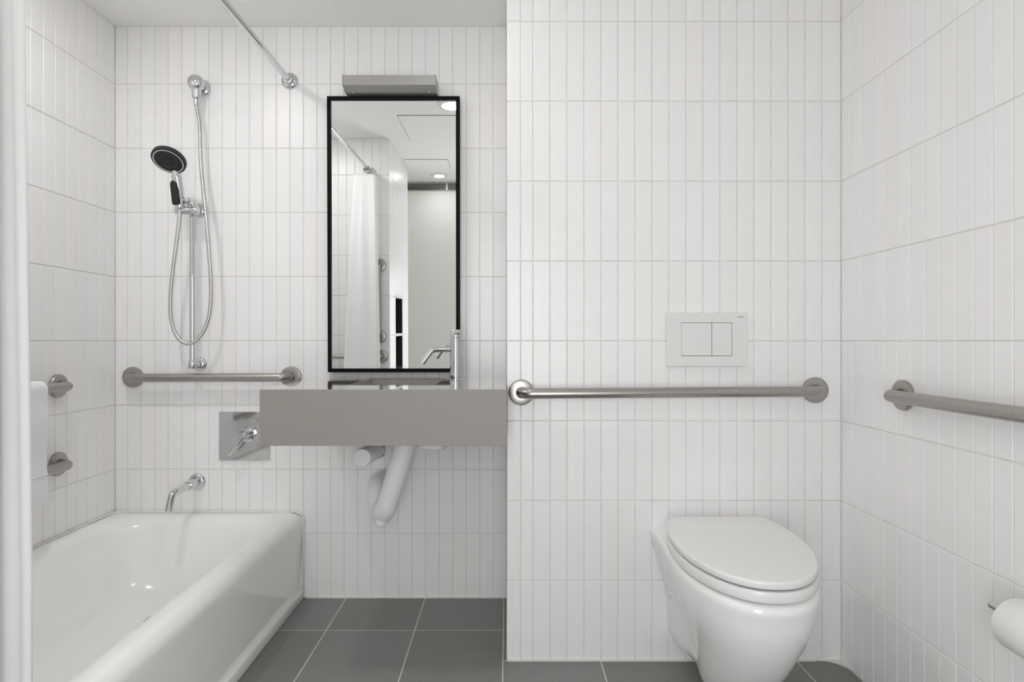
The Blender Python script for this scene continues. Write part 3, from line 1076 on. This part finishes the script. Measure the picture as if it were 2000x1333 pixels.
def towel_mesh(zf, zb, t, r0, y0, y1, wob):
    """cloth of thickness t draped over the bar"""
    mid = [(bxr + r0 + t / 2, zf)]
    nseg = 14
    for k in range(1, nseg):
        mid.append((bxr + r0 + t / 2 + 0.003 * math.sin(k * 0.8), zf + (bzr - zf) * k / nseg))
    for k in range(13):
        a = PI * k / 12
        mid.append((bxr + (r0 + t / 2) * math.cos(a), bzr + (r0 + t / 2) * math.sin(a)))
    for k in range(1, 9):
        mid.append((bxr - r0 - t / 2, bzr + (zb - bzr) * k / 8))
    # offset to a closed section
    outp, inp = [], []
    for i, (x, z) in enumerate(mid):
        x0, z0 = mid[max(0, i - 1)]
        x1, z1 = mid[min(len(mid) - 1, i + 1)]
        d = Vector((x1 - x0, z1 - z0)).normalized()
        nx, nz = d.y, -d.x
        outp.append((x + nx * t / 2, z + nz * t / 2))
        inp.append((x - nx * t / 2, z - nz * t / 2))
    sec = outp + list(reversed(inp))
    bm = bmesh.new()
    rings = []
    ny = 14
    for j in range(ny + 1):
        y = y0 + (y1 - y0) * j / ny
        rings.append([(x + 0.0015 * math.sin(j * 1.3 + z * 9) * (1 if x > bxr + r0 else 0), y, z) for x, z in sec])
    loft(bm, rings)
    es = [e for e in bm.edges if all(abs(v.co.y - y1) < 1e-5 or abs(v.co.y - y0) < 1e-5 for v in e.verts) and e.calc_face_angle(0) > 1]
    bmesh.ops.bevel(bm, geom=es, offset=min(t * 0.4, 0.006), segments=3, affect='EDGES')
    return bm


link('cloth', towel_mesh(0.492, 0.645, 0.010, 0.0172, ty0, ty1, 0), M['towel'], tw, True, 70)
hm = boxbm(bxr + 0.0275, bxr + 0.0312, ty0, ty1 - 0.002, 0.588, 0.592, 0.001)
link('woven_band', hm, M['towel'], tw)

# ------------------------------------------------------------------ curtain rod and curtain
RX, RZ, RR = -0.858, 2.044, 0.0125
rod = thing('curtain_rod', 'chrome shower curtain rod running over the tub edge', 'curtain rod', (RX, YB, RZ))
b_ = bmesh.new()
tube(b_, [(RX, YE + 0.002, RZ), (RX, YB - 0.002, RZ)], RR, 22)
link('rod', b_, M['chrome'], rod, True, 50)
for yy, dy in ((YB, -1), (YE, 1)):
    b_ = bmesh.new()
    lathe(b_, [(0.033, 0.0005), (0.033, 0.004), (0.030, 0.009), (0.019, 0.013), (0.017, 0.030), (0.0135, 0.032)], (RX, yy, RZ), (0, dy, 0), 32)
    link('flange', b_, M['chrome'], rod, True, 40)
for k in range(8):
    y = 0.952 + 0.0085 * k
    b_ = bmesh.new()
    rp = [(RX + 0.019 * math.cos(2 * PI * q / 20), y + 0.003 * math.sin(q), RZ - 0.0065 + 0.021 * math.sin(2 * PI * q / 20)) for q in range(21)]
    tube(b_, rp, 0.0016, 8, caps=False)
    rg = link('curtain_ring', b_, M['chrome'])
    tag(rg, 'small chrome ring holding the shower curtain on the rod', 'curtain ring', 'shower curtain rings')

cu = thing('shower_curtain', 'white shower curtain bunched up at the near end of the tub', 'curtain', (-0.88, 0.99, 0.37))
z_top, z_bot, nz_ = 2.005, 0.372, 44


def curtain_row(f, z):
    """plan of the bunched cloth at one height: broad outer fold, tight folds inside"""
    xhi = -0.804 + 0.019 * min(1, f * 1.2)
    xlo = -0.935 - 0.095 * f ** 0.9
    w1 = 0.006 * math.sin(z * 2.1 + 0.5)
    w2 = 0.005 * math.sin(z * 3.3)
    ctrl = [(xlo + 0.03, 0.958), (xlo + 0.06, 0.955), ((xlo + xhi) / 2, 0.957 + w2 * 0.3), (xhi - 0.022, 0.955), (xhi - 0.006, 0.959),
            (xhi - 0.001, 0.972), (xhi - 0.004 + w1 * 0.3, 0.985), (xhi, 0.998), (xhi - 0.004, 1.007), (xhi - 0.014, 1.011),
            (xhi - 0.05, 1.006 + w2), (xhi - 0.09, 1.012 - w2), (xlo + 0.05, 1.006), (xlo + 0.01, 1.010), (xlo, 1.002), (xlo + 0.015, 0.994),
            ((xlo + xhi) / 2, 0.990), (xhi - 0.04, 0.988), (xhi - 0.03, 0.982), (xhi - 0.05, 0.977), ((xlo + xhi) / 2, 0.976), (xlo + 0.03, 0.974), (xlo + 0.02, 0.968), (xlo + 0.04, 0.9655), (xhi - 0.06, 0.966)]
    return [Vector((p.x, p.y, z)) for p in spline([(x, y, 0) for x, y in ctrl], 7)]


cl = bmesh.new()
grid = []
for i in range(nz_ + 1):
    f = i / nz_
    grid.append([cl.verts.new(p) for p in curtain_row(f, z_top + (z_bot - z_top) * f)])
na = len(grid[0]) - 1
for i in range(nz_):
    for k in range(na):
        cl.faces.new((grid[i][k], grid[i][k + 1], grid[i + 1][k + 1], grid[i + 1][k]))
cloth = link('cloth', cl, M['cloth'], cu, True)
sm = cloth.modifiers.new('thickness', 'SOLIDIFY')
sm.thickness = 0.0012
hmz = bmesh.new()
row = [v.co.copy() for v in cloth.data.vertices[:na + 1]]
tube(hmz, [r + Vector((-0.88, 0.99, 0.37)) for r in row], 0.0022, 6)
link('top_hem', hmz, M['cloth'], cu, True)

# ------------------------------------------------------------------ what only the mirror shows
nb = thing('wall_niche', 'dark open niche with a pale shelf in the tiled chase', 'niche', (XC, (NY0 + NY1) / 2, NZ0))
b_ = bmesh.new()
x0, x1 = XC - NDEP - 0.0098, XC - 0.004
box(b_, x0, x0 + 0.006, NY0, NY1, NZ0, NZ1)
box(b_, x0 + 0.006, x1, NY0, NY0 + 0.006, NZ0, NZ1)
box(b_, x0 + 0.006, x1, NY1 - 0.006, NY1, NZ0, NZ1)
link('lining', b_, M['niche'], nb)
link('shelf', boxbm(x0 + 0.006, XC, NY0 + 0.006, NY1 - 0.006, 1.008, 1.026, 0.001), M['plastic'], nb)
for za, zb in ((NZ1 - 0.02, NZ1), (NZ0, NZ0 + 0.015)):
    link('edge_trim', boxbm(x0 + 0.006, XC, NY0 + 0.006, NY1 - 0.006, za, zb, 0.001), M['plastic'], nb)

vt = thing('slot_vent', 'linear slot vent high on the white wall, seen in the mirror', 'vent', (-0.6, YN, 2.2))
link('backing', boxbm(-0.86, -0.375, YN + 0.0005, YN + 0.004, 2.198, 2.250), M['darkplastic'], vt)
for z in (2.198, 2.2125, 2.2255, 2.2375, 2.2475):
    link('slat', boxbm(-0.86, -0.375, YN + 0.0042, YN + 0.014, z, z + 0.0055, 0.001), M['alu'], vt)
link('divider', boxbm(-0.502, -0.488, YN + 0.0142, YN + 0.017, 2.198, 2.2525, 0.001), M['plastic'], vt)


def downlight(label, x, y, r, power):
    t = thing('ceiling_downlight', label, 'ceiling light', (x, y, ZC), 'round white ceiling lights')
    b = bmesh.new()
    lathe(b, [(r, 0.0005), (r, 0.004), (r - 0.006, 0.008), (r - 0.022, 0.009), (r - 0.026, 0.004)], (x, y, ZC), (0, 0, -1), 40, cap=False)
    link('trim_ring', b, M['plastic'], t, True, 40)
    b = bmesh.new()
    lathe(b, [(r - 0.024, 0.0005), (r - 0.024, 0.003), (r - 0.05, 0.0045), (0, 0.005)], (x, y, ZC), (0, 0, -1), 40)
    link('lens', b, M['plastic'], t, True, 40)
    if power:
        d = bpy.data.lights.new('downlight_lamp', 'AREA')
        d.shape = 'DISK'
        d.size = 2 * (r - 0.026)
        d.energy = power
        d.color = (1.0, 0.995, 0.99)
        o = bpy.data.objects.new('downlight_lamp', d)
        COL.objects.link(o)
        o.location = (0, 0, -0.010)
        o.parent = t


downlight('round white ceiling light in front of the mirror', -0.289, 1.466, 0.085, DOWNLIGHT_POWER)
downlight('round white fill light added in the ceiling above the tub, out of view', -1.18, 1.50, 0.085, DOWNLIGHT_POWER * 2.6)  # unseen lamp, added to brighten the tub
downlight('small round white ceiling light near the wall behind the camera', -0.53, -0.04, 0.066, DOWNLIGHT_POWER * 0.5)

ac = thing('access_panel', 'square white access panel in the ceiling, seen in the mirror', 'access panel', (-0.3, 1.07, ZC))
link('joint', boxbm(-0.618, 0.018, 0.837, 1.303, ZC - 0.0012, ZC - 0.0002), M['gap'], ac)
link('panel', boxbm(-0.615, 0.015, 0.840, 1.300, ZC - 0.0032, ZC - 0.0013, 0.0005), M['paint'], ac)
ac = thing('access_panel', 'narrow white access panel in the ceiling near the wall behind the camera', 'access panel', (-0.58, 0.25, ZC))
link('joint', boxbm(-0.73, -0.42, 0.147, 0.408, ZC - 0.0012, ZC - 0.0002), M['gap'], ac)
link('panel', boxbm(-0.7285, -0.4215, 0.15, 0.405, ZC - 0.0032, ZC - 0.0013, 0.0005), M['paint'], ac)
